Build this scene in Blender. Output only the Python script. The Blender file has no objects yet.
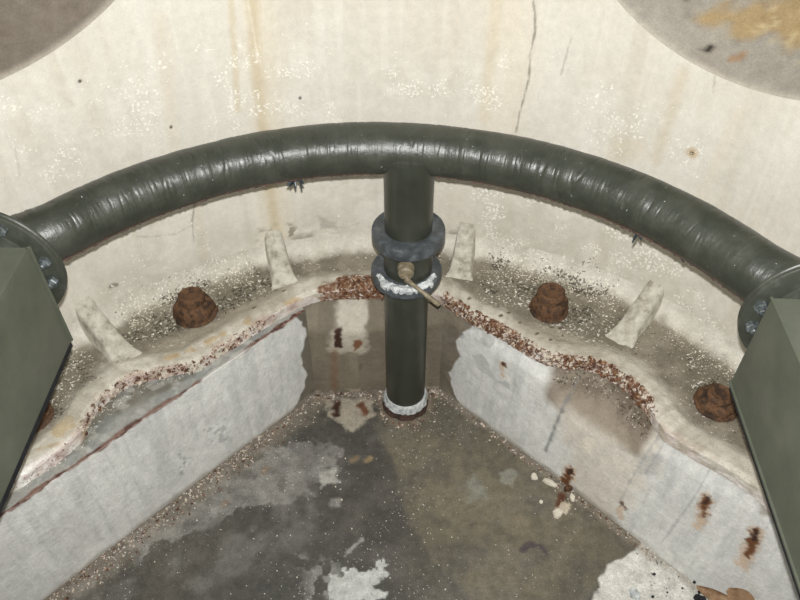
import bpy, bmesh, math
import numpy as np
from mathutils import Vector, Matrix

scene = bpy.context.scene
PI = math.pi
# ------------------------------------------------------------------ camera
F, PITCH, CZ = 740.0, math.radians(44.5), 1.77
cam_d = bpy.data.cameras.new('camera')
cam = bpy.data.objects.new('camera', cam_d)
scene.collection.objects.link(cam)
cam.location = (0, 0, CZ)
cam.rotation_euler = (PI / 2 - PITCH, 0, 0)
cam_d.sensor_width = 36
cam_d.lens = F * 36 / 800
cam_d.clip_start = 0.02
scene.camera = cam
# ------------------------------------------------------------------ light
world = bpy.data.worlds.new('world')
scene.world = world
world.use_nodes = True
world.node_tree.nodes['Background'].inputs[0].default_value = (0.97, 0.985, 1.0, 1)
world.node_tree.nodes['Background'].inputs[1].default_value = 0.24
fl = bpy.data.lights.new('camera_flash', 'AREA')
fl.shape = 'DISK'
fl.size = 0.018
fl.energy = 38
fl.color = (1.0, 0.995, 0.985)
flo = bpy.data.objects.new('camera_flash', fl)
scene.collection.objects.link(flo)
flo.location = (0.0, 0.034, CZ + 0.035)
flo.rotation_euler = (PI / 2 - math.radians(40), 0, 0)
scene.view_settings.view_transform = 'Standard'
scene.view_settings.look = 'None'
scene.view_settings.gamma = 1
scene.view_settings.use_curve_mapping = False
scene.view_settings.exposure = 0.0

# ------------------------------------------------------------------ measures
CEN = np.array([-0.02, 0.59])      # axis of the round shell
RW = 1.05                          # inner radius of the shell
ZL, ZE = 0.39, 0.355               # ledge top, foot of its inner edge
cp, sp = math.cos(PITCH), math.sin(PITCH)


def ray(u, v):
    a, b = (u - 400) / F, (300 - v) / F
    return a, cp + b * sp, -sp + b * cp


def on_z(pts, z):                  # photo measurement -> point on a level surface
    out = []
    for u, v in pts:
        d = ray(u, v)
        t = (z - CZ) / d[2]
        out.append((d[0] * t, d[1] * t))
    return np.array(out)


def on_wall(pts):                  # photo measurement -> (arc length, height) on the shell
    out = []
    for u, v in pts:
        d = ray(u, v)
        A = d[0] ** 2 + d[1] ** 2
        B = -2 * (d[0] * CEN[0] + d[1] * CEN[1])
        K = CEN @ CEN - RW * RW
        t = (-B + math.sqrt(B * B - 4 * A * K)) / 2 / A
        out.append((math.atan2(d[0] * t - CEN[0], d[1] * t - CEN[1]) * RW, d[2] * t + CZ))
    return np.array(out)


def on_line(p0, p1):               # photo measurement -> (run, height) on an upright plane
    p0, p1 = np.array(p0), np.array(p1)
    e = (p1 - p0) / np.linalg.norm(p1 - p0)
    n = np.array([e[1], -e[0]])

    def conv(pts):
        out = []
        for u, v in pts:
            d = ray(u, v)
            t = (n @ p0) / (n[0] * d[0] + n[1] * d[1])
            q = np.array([d[0] * t, d[1] * t])
            out.append(((q - p0) @ e, d[2] * t + CZ))
        return np.array(out)
    return conv


# ------------------------------------------------------------------ noise and paint
rng = np.random.RandomState(7)
TAB = rng.rand(256, 256)


def vnoise(x, y):
    xi, yi = np.floor(x).astype(int), np.floor(y).astype(int)
    fx, fy = x - xi, y - yi
    fx, fy = fx * fx * (3 - 2 * fx), fy * fy * (3 - 2 * fy)
    a, b = TAB[xi & 255, yi & 255], TAB[(xi + 1) & 255, yi & 255]
    c, d = TAB[xi & 255, (yi + 1) & 255], TAB[(xi + 1) & 255, (yi + 1) & 255]
    return (a * (1 - fx) + b * fx) * (1 - fy) + (c * (1 - fx) + d * fx) * fy


def fbm(P, scale, oct=4, off=0.0):
    v, a, t = 0, 1.0, 0
    x, y = P[:, 0] * scale + off * 17.3 + 40, P[:, 1] * scale + off * 9.1 + 40
    for i in range(oct):
        v = v + a * vnoise(x, y)
        t += a
        a *= 0.5
        x, y = x * 2.03 + 11.7, y * 2.03 + 5.3
    return v / t


def sstep(a, b, x):
    t = np.clip((x - a) / (b - a), 0, 1)
    return t * t * (3 - 2 * t)


def lin(c):
    c = np.array(c, float) / 255
    return np.where(c <= 0.04045, c / 12.92, ((c + 0.055) / 1.055) ** 2.4)


def seg_dist(P, poly, closed=False):
    best = np.full(len(P), 1e9)
    n = len(poly)
    for i in range(n if closed else n - 1):
        a, b = poly[i], poly[(i + 1) % n]
        ab = b - a
        t = np.clip(((P - a) @ ab) / (ab @ ab + 1e-12), 0, 1)
        d = np.hypot(*(P - a - t[:, None] * ab).T)
        best = np.minimum(best, d)
    return best


def inside(P, poly):
    r = np.zeros(len(P), bool)
    n = len(poly)
    for i in range(n):
        (x0, y0), (x1, y1) = poly[i], poly[(i + 1) % n]
        if y0 == y1:
            continue
        k = ((y0 > P[:, 1]) != (y1 > P[:, 1])) & (P[:, 0] < (x1 - x0) * (P[:, 1] - y0) / (y1 - y0) + x0)
        r ^= k
    return r


class Paint:
    """Pigment, dirt and wear on a surface, in the surface's own coordinates."""
    def __init__(s, P, conv, base, rough):
        s.P, s.conv, s.k = P, conv, 0
        s.C = np.tile(lin(base), (len(P), 1))
        s.R = np.full(len(P), rough, float)
        s.N = P                                    # coordinates for the noise
        s.K = np.zeros((len(P), 4))                # density of white, dark and rusty crumbs

    def crumbs(s, kind, m):
        s.K[:, kind] = np.maximum(s.K[:, kind], np.clip(m, 0, 1))

    def mix(s, m, col, rough=None):
        m = np.clip(m, 0, 1)[:, None]
        s.C = s.C * (1 - m) + lin(col) * m
        if rough is not None:
            s.R = s.R * (1 - m[:, 0]) + rough * m[:, 0]

    def blob(s, px, soft=0.01, warp=0.02, scale=25, raw=False):
        s.k += 1
        poly = np.array(px) if raw else s.conv(px)
        sd = seg_dist(s.P, poly, True) * np.where(inside(s.P, poly), 1, -1)
        sd = sd + warp * 2.4 * (fbm(s.N, scale, 7, s.k) - 0.5)
        return sstep(-soft, soft, sd)

    def stroke(s, px, w, soft=None, warp=0.004, scale=40, raw=False):
        s.k += 1
        poly = np.array(px) if raw else s.conv(px)
        d = seg_dist(s.P, poly) + warp * 2 * (fbm(s.N, scale, 3, s.k) - 0.5)
        soft = soft or w
        return 1 - sstep(max(w / 2 - soft / 2, 0), w / 2 + soft / 2, d)

    def speck(s, scale, lo, hi=None, oct=2):
        s.k += 1
        n = fbm(s.N, scale, oct, s.k)
        return sstep(lo, hi or lo + 0.08, n)

    def tone(s, scale, amp, oct=4):
        s.k += 1
        n = (fbm(s.N, scale, oct, s.k) - 0.5) * 2
        s.C = np.clip(s.C * (1 + amp * n)[:, None], 0, 1)


# ------------------------------------------------------------------ mesh helpers
def link(o, parent=None):
    scene.collection.objects.link(o)
    if parent:
        o.parent = parent
    return o


def mesh_obj(name, V, Fc, mat, parent=None, col=None, smooth=True, msk=None):
    m = bpy.data.meshes.new(name)
    m.from_pydata([tuple(v) for v in V], [], Fc)
    if smooth:
        m.polygons.foreach_set('use_smooth', [True] * len(m.polygons))
    if col is not None:
        at = m.color_attributes.new('Col', 'FLOAT_COLOR', 'POINT')
        at.data.foreach_set('color', np.ascontiguousarray(col, dtype=np.float32).ravel())
    if msk is not None:
        at = m.color_attributes.new('Crumbs', 'FLOAT_COLOR', 'POINT')
        at.data.foreach_set('color', np.ascontiguousarray(msk, dtype=np.float32).ravel())
    m.materials.append(mat)
    m.update()
    return link(bpy.data.objects.new(name, m), parent)


def bm_obj(name, bm, mat, parent=None, smooth=None):
    bmesh.ops.recalc_face_normals(bm, faces=bm.faces)
    m = bpy.data.meshes.new(name)
    if smooth is not None:
        for f in bm.faces:
            f.smooth = True
        for e in bm.edges:
            if len(e.link_faces) == 2 and e.calc_face_angle(0) > math.radians(smooth):
                e.smooth = False
    bm.to_mesh(m)
    bm.free()
    m.materials.append(mat)
    return link(bpy.data.objects.new(name, m), parent)


def grid_faces(nr, nc, closed=False, flip=False):
    r, c = np.meshgrid(np.arange(nr - 1), np.arange(nc if closed else nc - 1), indexing='ij')
    a = r * nc + c
    b = r * nc + (c + 1) % nc
    q = np.stack([a, b, b + nc, a + nc], -1).reshape(-1, 4)
    return (q[:, ::-1] if flip else q).tolist()


def empty(name, loc=(0, 0, 0), rz=0):
    o = bpy.data.objects.new(name, None)
    o.empty_display_size = 0.05
    link(o)
    o.location = loc
    o.rotation_euler = (0, 0, rz)
    return o


def tag(o, label, cat, group=None):
    o['label'] = label
    o['category'] = cat
    if group:
        o['group'] = group
    return o


def structure(o, label=None, cat=None):
    o['kind'] = 'structure'
    if label:
        o['label'] = label
        o['category'] = cat
    return o


def lathe(prof, n=48, axis='Z', lump=0, seed=0, caps=True, squash=None):
    """prof = [(radius, height)], turned about Z (or about Y)."""
    bm = bmesh.new()
    R = np.random.RandomState(seed)
    rings = []
    for r, z in prof:
        ring = []
        for i in range(n):
            a = 2 * PI * i / n
            k = 1 + (lump * (R.rand() - 0.5) * 2 if lump else 0)
            if squash:
                k *= squash(a)
            p = (r * k * math.cos(a), r * k * math.sin(a), z)
            if axis == 'Y':
                p = (p[0], -p[2], p[1])
            ring.append(bm.verts.new(p))
        rings.append(ring)
    for q in range(len(rings) - 1):
        for i in range(n):
            bm.faces.new((rings[q][i], rings[q][(i + 1) % n], rings[q + 1][(i + 1) % n], rings[q + 1][i]))
    if caps:
        bm.faces.new(rings[0][::-1])
        bm.faces.new(rings[-1])
    return bm


def tube(path, rad, n=16, caps=True):
    bm = bmesh.new()
    path = [Vector(p) for p in path]
    rings = []
    up = Vector((0, 0, 1))
    for i, p in enumerate(path):
        t = (path[min(i + 1, len(path) - 1)] - path[max(i - 1, 0)]).normalized()
        a = t.cross(up)
        a = a.normalized() if a.length > 1e-4 else Vector((1, 0, 0))
        b = a.cross(t).normalized()
        r = rad[i] if hasattr(rad, '__len__') else rad
        rings.append([bm.verts.new(p + a * (r * math.cos(2 * PI * k / n)) + b * (r * math.sin(2 * PI * k / n))) for k in range(n)])
    for q in range(len(rings) - 1):
        for k in range(n):
            bm.faces.new((rings[q][k], rings[q][(k + 1) % n], rings[q + 1][(k + 1) % n], rings[q + 1][k]))
    if caps:
        bm.faces.new(rings[0][::-1])
        bm.faces.new(rings[-1])
    return bm


# ------------------------------------------------------------------ materials
def new_mat(name):
    m = bpy.data.materials.new(name)
    m.use_nodes = True
    nt = m.node_tree
    return m, nt, nt.nodes['Principled BSDF']


def nd(nt, t, **kw):
    n = nt.nodes.new(t)
    for k, v in kw.items():
        setattr(n, k, v)
    return n


def noise_node(nt, scale, detail=4, rough=0.6, coord='Object'):
    tc = nd(nt, 'ShaderNodeTexCoord')
    n = nd(nt, 'ShaderNodeTexNoise')
    n.inputs['Scale'].default_value = scale
    n.inputs['Detail'].default_value = detail
    n.inputs['Roughness'].default_value = rough
    nt.links.new(tc.outputs[coord], n.inputs['Vector'])
    return n


def ramp(nt, src, stops):
    r = nd(nt, 'ShaderNodeValToRGB')
    e = r.color_ramp.elements
    while len(e) < len(stops):
        e.new(0.5)
    for x, (p, c) in zip(e, stops):
        x.position = p
        x.color = (*lin(c), 1) if len(c) == 3 else c
    nt.links.new(src, r.inputs['Fac'])
    return r


def bump(nt, bsdf, src, strength, dist=0.01, prev=None):
    b = nd(nt, 'ShaderNodeBump')
    b.inputs['Strength'].default_value = strength
    b.inputs['Distance'].default_value = dist
    nt.links.new(src, b.inputs['Height'])
    if prev:
        nt.links.new(prev.outputs[0], b.inputs['Normal'])
    nt.links.new(b.outputs[0], bsdf.inputs['Normal'])
    return b


def worn_mat(name, grain=260, gamp=0.16, bstr=0.5, bdist=0.004, spec=0.3, mid=0.8):
    """Reads the pigment attribute; adds fine grain and relief."""
    m, nt, b = new_mat(name)
    at = nd(nt, 'ShaderNodeAttribute', attribute_name='Col')
    n = noise_node(nt, grain, 5, 0.7)
    mr = nd(nt, 'ShaderNodeMapRange')
    mr.inputs[1].default_value, mr.inputs[2].default_value = 0.25, 0.75
    mr.inputs[3].default_value, mr.inputs[4].default_value = 1 - gamp, 1 + gamp
    nt.links.new(n.outputs['Fac'], mr.inputs[0])
    nm = noise_node(nt, grain * 0.16, 6, 0.7)
    mm = nd(nt, 'ShaderNodeMapRange')
    mm.inputs[1].default_value, mm.inputs[2].default_value = 0.3, 0.7
    mm.inputs[3].default_value, mm.inputs[4].default_value = 1 - gamp * mid, 1 + gamp * mid
    nt.links.new(nm.outputs['Fac'], mm.inputs[0])
    mu = nd(nt, 'ShaderNodeMath', operation='MULTIPLY')
    nt.links.new(mr.outputs[0], mu.inputs[0])
    nt.links.new(mm.outputs[0], mu.inputs[1])
    mr = mu
    mx = nd(nt, 'ShaderNodeVectorMath', operation='SCALE')
    nt.links.new(at.outputs['Color'], mx.inputs[0])
    nt.links.new(mr.outputs[0], mx.inputs['Scale'])
    ck = nd(nt, 'ShaderNodeAttribute', attribute_name='Crumbs')
    sep = nd(nt, 'ShaderNodeSeparateColor')
    nt.links.new(ck.outputs['Color'], sep.inputs[0])
    src = mx.outputs[0]
    for ch, (sc, colr) in enumerate([(150, (236, 233, 222)), (140, (66, 61, 50)), (140, (98, 64, 46))]):
        nn = noise_node(nt, sc, 3, 0.6)
        off = nd(nt, 'ShaderNodeVectorMath', operation='ADD')
        off.inputs[1].default_value = (3.1 * ch, 1.7 * ch, 0.4)
        nt.links.new(nn.inputs['Vector'].links[0].from_socket, off.inputs[0])
        nt.links.new(off.outputs[0], nn.inputs['Vector'])
        th_ = nd(nt, 'ShaderNodeMapRange')
        th_.inputs[3].default_value, th_.inputs[4].default_value = 0.74, 0.42
        nt.links.new(sep.outputs[ch], th_.inputs[0])
        sb = nd(nt, 'ShaderNodeMath', operation='SUBTRACT')
        nt.links.new(nn.outputs['Fac'], sb.inputs[0])
        nt.links.new(th_.outputs[0], sb.inputs[1])
        ms = nd(nt, 'ShaderNodeMapRange')
        ms.inputs[2].default_value = 0.05
        ms.inputs[4].default_value = 0.85
        nt.links.new(sb.outputs[0], ms.inputs[0])
        gt = nd(nt, 'ShaderNodeMath', operation='MULTIPLY')
        sat = nd(nt, 'ShaderNodeMapRange')
        sat.inputs[2].default_value = 0.12
        nt.links.new(sep.outputs[ch], sat.inputs[0])
        nt.links.new(ms.outputs[0], gt.inputs[0])
        nt.links.new(sat.outputs[0], gt.inputs[1])
        mk = nd(nt, 'ShaderNodeMixRGB')
        mk.inputs['Color2'].default_value = (*lin(colr), 1)
        nt.links.new(gt.outputs[0], mk.inputs['Fac'])
        nt.links.new(src, mk.inputs['Color1'])
        src = mk.outputs[0]
    nt.links.new(src, b.inputs['Base Color'])
    nt.links.new(at.outputs['Alpha'], b.inputs['Roughness'])
    b.inputs['Specular IOR Level'].default_value = spec
    n2 = noise_node(nt, grain * 0.35, 6, 0.65)
    bump(nt, b, n2.outputs['Fac'], bstr, bdist)
    return m


def mottled(name, stops, scale=40, detail=6, rough=0.6, bstr=0.4, bdist=0.004, bscale=None, spec=0.4, metal=0.0):
    m, nt, b = new_mat(name)
    n = noise_node(nt, scale, detail, 0.65)
    r = ramp(nt, n.outputs['Fac'], stops)
    nt.links.new(r.outputs[0], b.inputs['Base Color'])
    b.inputs['Roughness'].default_value = rough
    b.inputs['Specular IOR Level'].default_value = spec
    b.inputs['Metallic'].default_value = metal
    n2 = noise_node(nt, bscale or scale * 2, 5, 0.6)
    bump(nt, b, n2.outputs['Fac'], bstr, bdist)
    return m


M_WALL = worn_mat('worn_white_paint', 300, 0.09, 0.35, 0.003)
M_CONC = worn_mat('worn_concrete', 240, 0.17, 0.6, 0.004)
M_FLOOR = worn_mat('damp_concrete_floor', 260, 0.36, 0.6, 0.003, 0.45)
M_LEDGE = worn_mat('worn_ledge_paint', 260, 0.17, 0.7, 0.005)
M_GREEN = mottled('dark_green_paint', [(0.3, (44, 47, 39)), (0.55, (52, 55, 47)), (0.75, (62, 64, 56))], 14, 6, 0.36, 0.12, 0.002, 90, 0.5)
M_DUCT = mottled('grey_green_duct_paint', [(0.3, (72, 76, 65)), (0.5, (82, 86, 74)), (0.72, (92, 95, 84))], 9, 7, 0.5, 0.12, 0.002, 120, 0.4)
M_FLANGE = mottled('dark_flange_paint', [(0.3, (48, 51, 44)), (0.55, (58, 61, 53)), (0.75, (76, 79, 72))], 35, 6, 0.42, 0.25, 0.003, 80, 0.5)
M_VFLANGE = mottled('blue_grey_flange_paint', [(0.3, (50, 54, 54)), (0.5, (66, 71, 74)), (0.68, (92, 98, 102)), (0.8, (140, 146, 148))], 45, 6, 0.42, 0.35, 0.003, 80, 0.5)
M_STEEL = mottled('chipped_steel', [(0.3, (50, 54, 52)), (0.5, (66, 72, 72)), (0.62, (96, 103, 105)), (0.8, (150, 157, 160))], 60, 4, 0.4, 0.3, 0.002, 150, 0.6)
M_RUST = mottled('heavy_rust', [(0.28, (36, 29, 25)), (0.42, (64, 50, 40)), (0.51, (104, 76, 54)), (0.58, (72, 56, 45)), (0.68, (94, 70, 52)), (0.8, (50, 43, 38))], 30, 9, 0.85, 0.35, 0.003, 140, 0.2)
M_CRUST = mottled('flaking_rust_crust', [(0.3, (62, 42, 34)), (0.42, (92, 68, 55)), (0.48, (138, 112, 95)), (0.53, (196, 184, 168)), (0.75, (220, 213, 200))], 60, 6, 0.85, 0.9, 0.006, 120, 0.2)
M_RUSTBITS = mottled('orange_rust_scale', [(0.3, (66, 42, 32)), (0.45, (98, 68, 50)), (0.56, (130, 96, 70)), (0.68, (188, 168, 146))], 70, 6, 0.9, 0.9, 0.006, 120, 0.2)
M_SEAL = mottled('silver_sealant', [(0.3, (120, 126, 128)), (0.5, (190, 194, 194)), (0.7, (226, 228, 226))], 60, 5, 0.42, 0.9, 0.006, 110, 0.6)
M_BRASS = mottled('dull_brass', [(0.3, (88, 80, 64)), (0.5, (116, 106, 86)), (0.7, (146, 136, 114))], 60, 5, 0.5, 0.3, 0.002, 110, 0.5)
M_BROWN = mottled('brown_wrap_edge', [(0.3, (46, 36, 31)), (0.6, (78, 60, 52))], 60, 4, 0.8, 0.3, 0.002, 110, 0.3)
M_CHIP = mottled('black_paint_chip', [(0.3, (30, 34, 36)), (0.6, (62, 70, 74))], 60, 4, 0.4, 0.3, 0.002, 110, 0.5)
M_WCHIP = mottled('white_plaster_chip', [(0.3, (188, 180, 160)), (0.6, (222, 216, 200))], 60, 4, 0.8, 0.5, 0.003, 110, 0.3)
M_LEAF = mottled('dry_brown_leaf', [(0.3, (112, 86, 62)), (0.5, (146, 118, 90)), (0.7, (166, 142, 114))], 40, 5, 0.75, 0.4, 0.003, 80, 0.3)
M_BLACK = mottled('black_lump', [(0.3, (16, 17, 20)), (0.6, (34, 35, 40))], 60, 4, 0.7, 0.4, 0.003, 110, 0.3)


def pipe_paint():
    """Green gloss paint over a wound wrap: hairline splits round the pipe."""
    m, nt, b = new_mat('split_green_pipe_paint')
    uv = nd(nt, 'ShaderNodeUVMap', uv_map='wrap')
    mp = nd(nt, 'ShaderNodeMapping')
    mp.inputs['Scale'].default_value = (1, 0.10, 1)
    nt.links.new(uv.outputs[0], mp.inputs[0])
    n = nd(nt, 'ShaderNodeTexNoise')
    n.inputs['Scale'].default_value = 42
    n.inputs['Detail'].default_value = 5
    nt.links.new(mp.outputs[0], n.inputs['Vector'])
    n2 = noise_node(nt, 18, 6, 0.65)
    r = ramp(nt, n2.outputs['Fac'], [(0.3, (45, 48, 40)), (0.5, (53, 56, 48)), (0.7, (66, 68, 60))])
    n3 = noise_node(nt, 150, 2, 0.5)
    chip = ramp(nt, n3.outputs['Fac'], [(0.74, (0, 0, 0)), (0.77, (255, 255, 255))])
    mx = nd(nt, 'ShaderNodeMixRGB')
    mx.inputs['Color2'].default_value = (*lin((150, 158, 158)), 1)
    nt.links.new(chip.outputs[0], mx.inputs['Fac'])
    nt.links.new(r.outputs[0], mx.inputs['Color1'])
    nt.links.new(mx.outputs[0], b.inputs['Base Color'])
    rr = nd(nt, 'ShaderNodeMapRange')
    rr.inputs[3].default_value, rr.inputs[4].default_value = 0.24, 0.5
    nt.links.new(n2.outputs['Fac'], rr.inputs[0])
    nt.links.new(rr.outputs[0], b.inputs['Roughness'])
    b1 = bump(nt, b, n.outputs['Fac'], 0.55, 0.006)
    n4 = noise_node(nt, 120, 5, 0.6)
    bump(nt, b, n4.outputs['Fac'], 0.25, 0.003, b1)
    return m


M_PIPE = pipe_paint()

# ================================================================== inner edge of the ledge
EDGE_L = on_z([(383, 298), (317, 300), (300, 307), (282, 317), (237, 346), (198, 371), (160, 377), (128, 386), (108, 400),
               (92, 418), (83, 440), (60, 460), (32, 480), (0, 500)], ZE)
EDGE_R = on_z([(437, 301), (470, 322), (520, 350), (545, 364), (565, 368), (581, 367), (608, 377), (628, 391), (644, 408),
               (655, 427), (664, 440), (686, 453), (700, 462), (757, 497)], ZE)
EDGE = np.vstack([EDGE_L[::-1], EDGE_R])
e_th = np.arctan2(EDGE[:, 0] - CEN[0], EDGE[:, 1] - CEN[1])
e_r = np.hypot(EDGE[:, 0] - CEN[0], EDGE[:, 1] - CEN[1])
o_ = np.argsort(e_th)
e_th, e_r = e_th[o_], e_r[o_]
e_th = np.r_[-PI, -1.75, e_th, 1.75, PI]
e_r = np.r_[0.90, 0.90, e_r, 0.90, 0.90]
TH_F = np.linspace(-PI, PI, 4001)
R_F = np.interp(TH_F, e_th, e_r)
kern = np.hanning(41)
R_F = np.convolve(np.r_[R_F[-60:], R_F, R_F[:60]], kern / kern.sum(), 'same')[60:-60]


def r_in(th):
    return np.interp(th, TH_F, R_F)


def polar(th, r):
    return CEN[0] + r * np.sin(th), CEN[1] + r * np.cos(th)


# ================================================================== shell wall
th = np.unique(np.r_[np.linspace(-PI, -1.15, 90), np.linspace(-1.15, 1.15, 760), np.linspace(1.15, PI, 90)])
zz = np.unique(np.r_[np.linspace(ZL - 0.02, 1.30, 290), np.linspace(1.30, 2.5, 40)])
TH, ZZ = np.meshgrid(th, zz)
S = TH * RW
P = np.c_[S.ravel(), ZZ.ravel()]
HOLES = [(-0.882, 1.616, 0.548), (0.782, 1.499, 0.466)]
hole_gone = np.zeros(len(P), bool)
Pm = P.copy()
for hs, hz, hr in HOLES:
    d = np.hypot(P[:, 0] - hs, P[:, 1] - hz)
    hole_gone |= d < hr
pt = Paint(P, on_wall, (208, 204, 193), 0.7)
pt.tone(3.0, 0.05)
pt.mix(0.5 * pt.speck(4, 0.42, 0.75, 4), (199, 193, 179))
# vertical weeping: stretched noise
sv = fbm(np.c_[P[:, 0] * 14, P[:, 1] * 0.9], 1.6, 4, 3)
pt.mix(0.35 * sstep(0.5, 0.8, sv), (186, 178, 160))
sv2 = fbm(np.c_[P[:, 0] * 30, P[:, 1] * 1.2], 1.6, 3, 9)
pt.mix(0.3 * sstep(0.58, 0.8, sv2), (220, 217, 208))
# efflorescence speckle
for poly, a in [([(195, 30), (335, 30), (340, 125), (205, 125)], .9), ([(345, 45), (510, 50), (510, 120), (345, 122)], .9),
                ([(545, 60), (720, 110), (735, 210), (560, 145)], .7), ([(470, 180), (700, 230), (730, 340), (590, 300), (470, 270)], .9),
                ([(0, 100), (165, 60), (160, 150), (0, 220)], .8), ([(70, 235), (190, 200), (250, 280), (100, 320), (70, 280)], .6),
                ([(290, 190), (380, 190), (375, 265), (290, 280)], .5), ([(440, 185), (470, 190), (470, 270), (440, 270)], .5)]:
    reg = pt.blob(poly, 0.05, 0.06, 12)
    pt.crumbs(0, 0.72 * a * reg * (0.35 + 0.65 * pt.speck(22, 0.4, 0.65)))
    pt.mix(0.3 * a * reg * pt.speck(30, 0.42, 0.62, 5), (226, 223, 214))
# ochre and grey weeping stains
pt.mix(0.75 * pt.stroke([(252, 0), (256, 60), (262, 120), (270, 190), (278, 240)], 0.022, 0.025), (178, 162, 128))
pt.mix(0.5 * pt.stroke([(258, 0), (268, 120), (277, 240)], 0.07, 0.08), (206, 195, 170))
pt.mix(0.75 * pt.stroke([(248, 0), (253, 30), (258, 60)], 0.005), (222, 216, 200))
pt.mix(0.6 * pt.stroke([(231, 0), (235, 60), (238, 110)], 0.012, 0.014), (194, 180, 150))
pt.mix(0.55 * pt.stroke([(497, 0), (490, 60), (484, 118)], 0.018, 0.03), (198, 187, 162))
pt.mix(0.4 * pt.stroke([(510, 0), (515, 60), (500, 120)], 0.09, 0.1), (214, 204, 182))
pt.mix(0.4 * pt.stroke([(683, 72), (672, 110), (656, 160)], 0.02, 0.03), (190, 176, 146))
pt.mix(0.35 * pt.stroke([(160, 20), (175, 150)], 0.03, 0.03), (202, 192, 170))
pt.mix(0.35 * pt.stroke([(740, 110), (700, 200)], 0.02, 0.03), (206, 196, 174))
pt.mix(0.45 * pt.stroke([(195, 195), (206, 270)], 0.02, 0.03), (196, 186, 166))
pt.mix(0.4 * pt.blob([(610, 135), (645, 140), (640, 165), (612, 158)], 0.02), (196, 184, 158))
pt.mix(0.5 * pt.blob([(435, 185), (470, 190), (480, 250), (440, 260)], 0.04), (198, 190, 174))
pt.mix(0.45 * pt.blob([(480, 190), (560, 205), (590, 260), (480, 260)], 0.05, 0.04), (196, 192, 178))
# rust-ringed plug holes
for q, r in [((692, 153), 7), ((290, 285), 0), ((80, 81), 2), ((171, 127), 2), ((300, 98), 2)]:
    c = on_wall([q])[0]
    dd = np.hypot(P[:, 0] - c[0], P[:, 1] - c[1])
    if r > 5:
        pt.mix(0.8 * (1 - sstep(0.004, 0.02, dd)), (176, 150, 108))
    pt.mix(1 - sstep(0.002, 0.0055, dd), (52, 44, 36))
pt.mix(0.9 * pt.stroke([(111, 287), (115, 285)], 0.014, 0.006, 0.006, 120), (74, 48, 44))
# cracks
for c, w, a in [([(533, 0), (535, 14), (535, 32), (530, 55), (529, 78), (520, 112), (516, 132)], .004, .8), ([(571, 38), (566, 56), (561, 75)], .003, .4),
                ([(132, 236), (150, 237), (176, 234), (190, 226)], .003, .45), ([(195, 203), (192, 222), (194, 242)], .0045, .6),
                ([(15, 150), (20, 175)], .003, .3), ([(716, 69), (713, 92)], .003, .4), ([(320, 225), (345, 228), (362, 222)], .003, .35)]:
    pt.mix(a * 0.8 * pt.stroke(c, w * 0.8, w * 0.8, 0.002, 60), (76, 68, 58))
pt.mix(0.5 * pt.blob([(318, 216), (336, 222), (338, 230), (322, 228)], 0.006, 0.01, 60), (128, 122, 112))
# grime that creeps up from the ledge, broken into crumbs
low = 1 - sstep(0.0, 0.06, P[:, 1] - ZL + 0.06 * (fbm(P, 14, 4, 61) - 0.5))
pt.mix(0.25 * low, (176, 170, 152))
angw = np.degrees(P[:, 0] / RW)
bay = sstep(-46, -42, angw) * (1 - sstep(-23, -20, angw)) + sstep(13, 17, angw) * (1 - sstep(35, 39, angw)) + 0.6 * sstep(43, 47, angw) * (1 - sstep(62, 68, angw)) + 0.5 * sstep(-16, -12, angw) * (1 - sstep(5, 9, angw))
lowb = 1 - sstep(0.02, 0.11, P[:, 1] - ZL + 0.10 * (fbm(P, 9, 4, 62) - 0.5))
pt.crumbs(1, bay * lowb * (0.18 + 0.4 * pt.speck(14, 0.42, 0.62, 3)))
pt.crumbs(0, 0.48 * bay * lowb)
pt.mix(0.3 * bay * lowb * pt.speck(18, 0.42, 0.62, 4), (160, 154, 138))
mot = pt.blob([(470, 180), (700, 230), (740, 350), (600, 320), (470, 290)], 0.06, 0.06, 10)
pt.mix(0.35 * mot * pt.speck(26, 0.45, 0.6, 5), (186, 182, 168))
mot = pt.blob([(290, 185), (385, 180), (385, 270), (280, 270)], 0.06, 0.06, 10)
pt.mix(0.3 * mot * pt.speck(26, 0.45, 0.6, 5), (188, 184, 170))
pt.mix(0.4 * (1 - sstep(0.45, 0.72, P[:, 1])) * pt.speck(11, 0.42, 0.66, 6), (182, 178, 165))
pt.mix(0.8 * pt.blob([(262, 232), (290, 225), (320, 262), (300, 285), (268, 270)], 0.02, 0.03) * pt.speck(60, 0.42, 0.6), (122, 114, 98))
pt.mix(0.6 * pt.blob([(292, 238), (312, 232), (318, 262), (300, 262)], 0.015, 0.02), (110, 100, 82))
pt.mix(0.6 * pt.blob([(452, 232), (462, 236), (458, 275), (446, 275)], 0.012, 0.015), (120, 112, 94))
COL = np.c_[np.clip(pt.C, 0, 1), pt.R]
# snap the rim of each round opening, then drop what lies inside
FA = np.array(grid_faces(len(zz), len(th)))
keep = ~hole_gone[FA].all(1)
used = np.zeros(len(P), bool)
used[FA[keep].ravel()] = True
for hs, hz, hr in HOLES:
    d = np.hypot(Pm[:, 0] - hs, Pm[:, 1] - hz)
    k = used & (d < hr)
    Pm[k, 0] = hs + (Pm[k, 0] - hs) / d[k] * hr
    Pm[k, 1] = hz + (Pm[k, 1] - hz) / d[k] * hr
xw, yw = polar(Pm[:, 0] / RW, RW)
V = np.c_[xw, yw, Pm[:, 1]]
idx = np.cumsum(used) - 1
wall_back = mesh_obj('wall_back', V[used], idx[FA[keep]].tolist(), M_WALL, None, COL[used], True, pt.K[used])
structure(wall_back, 'curved cream painted shell wall with cracks, stains and round openings', 'wall')

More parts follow.
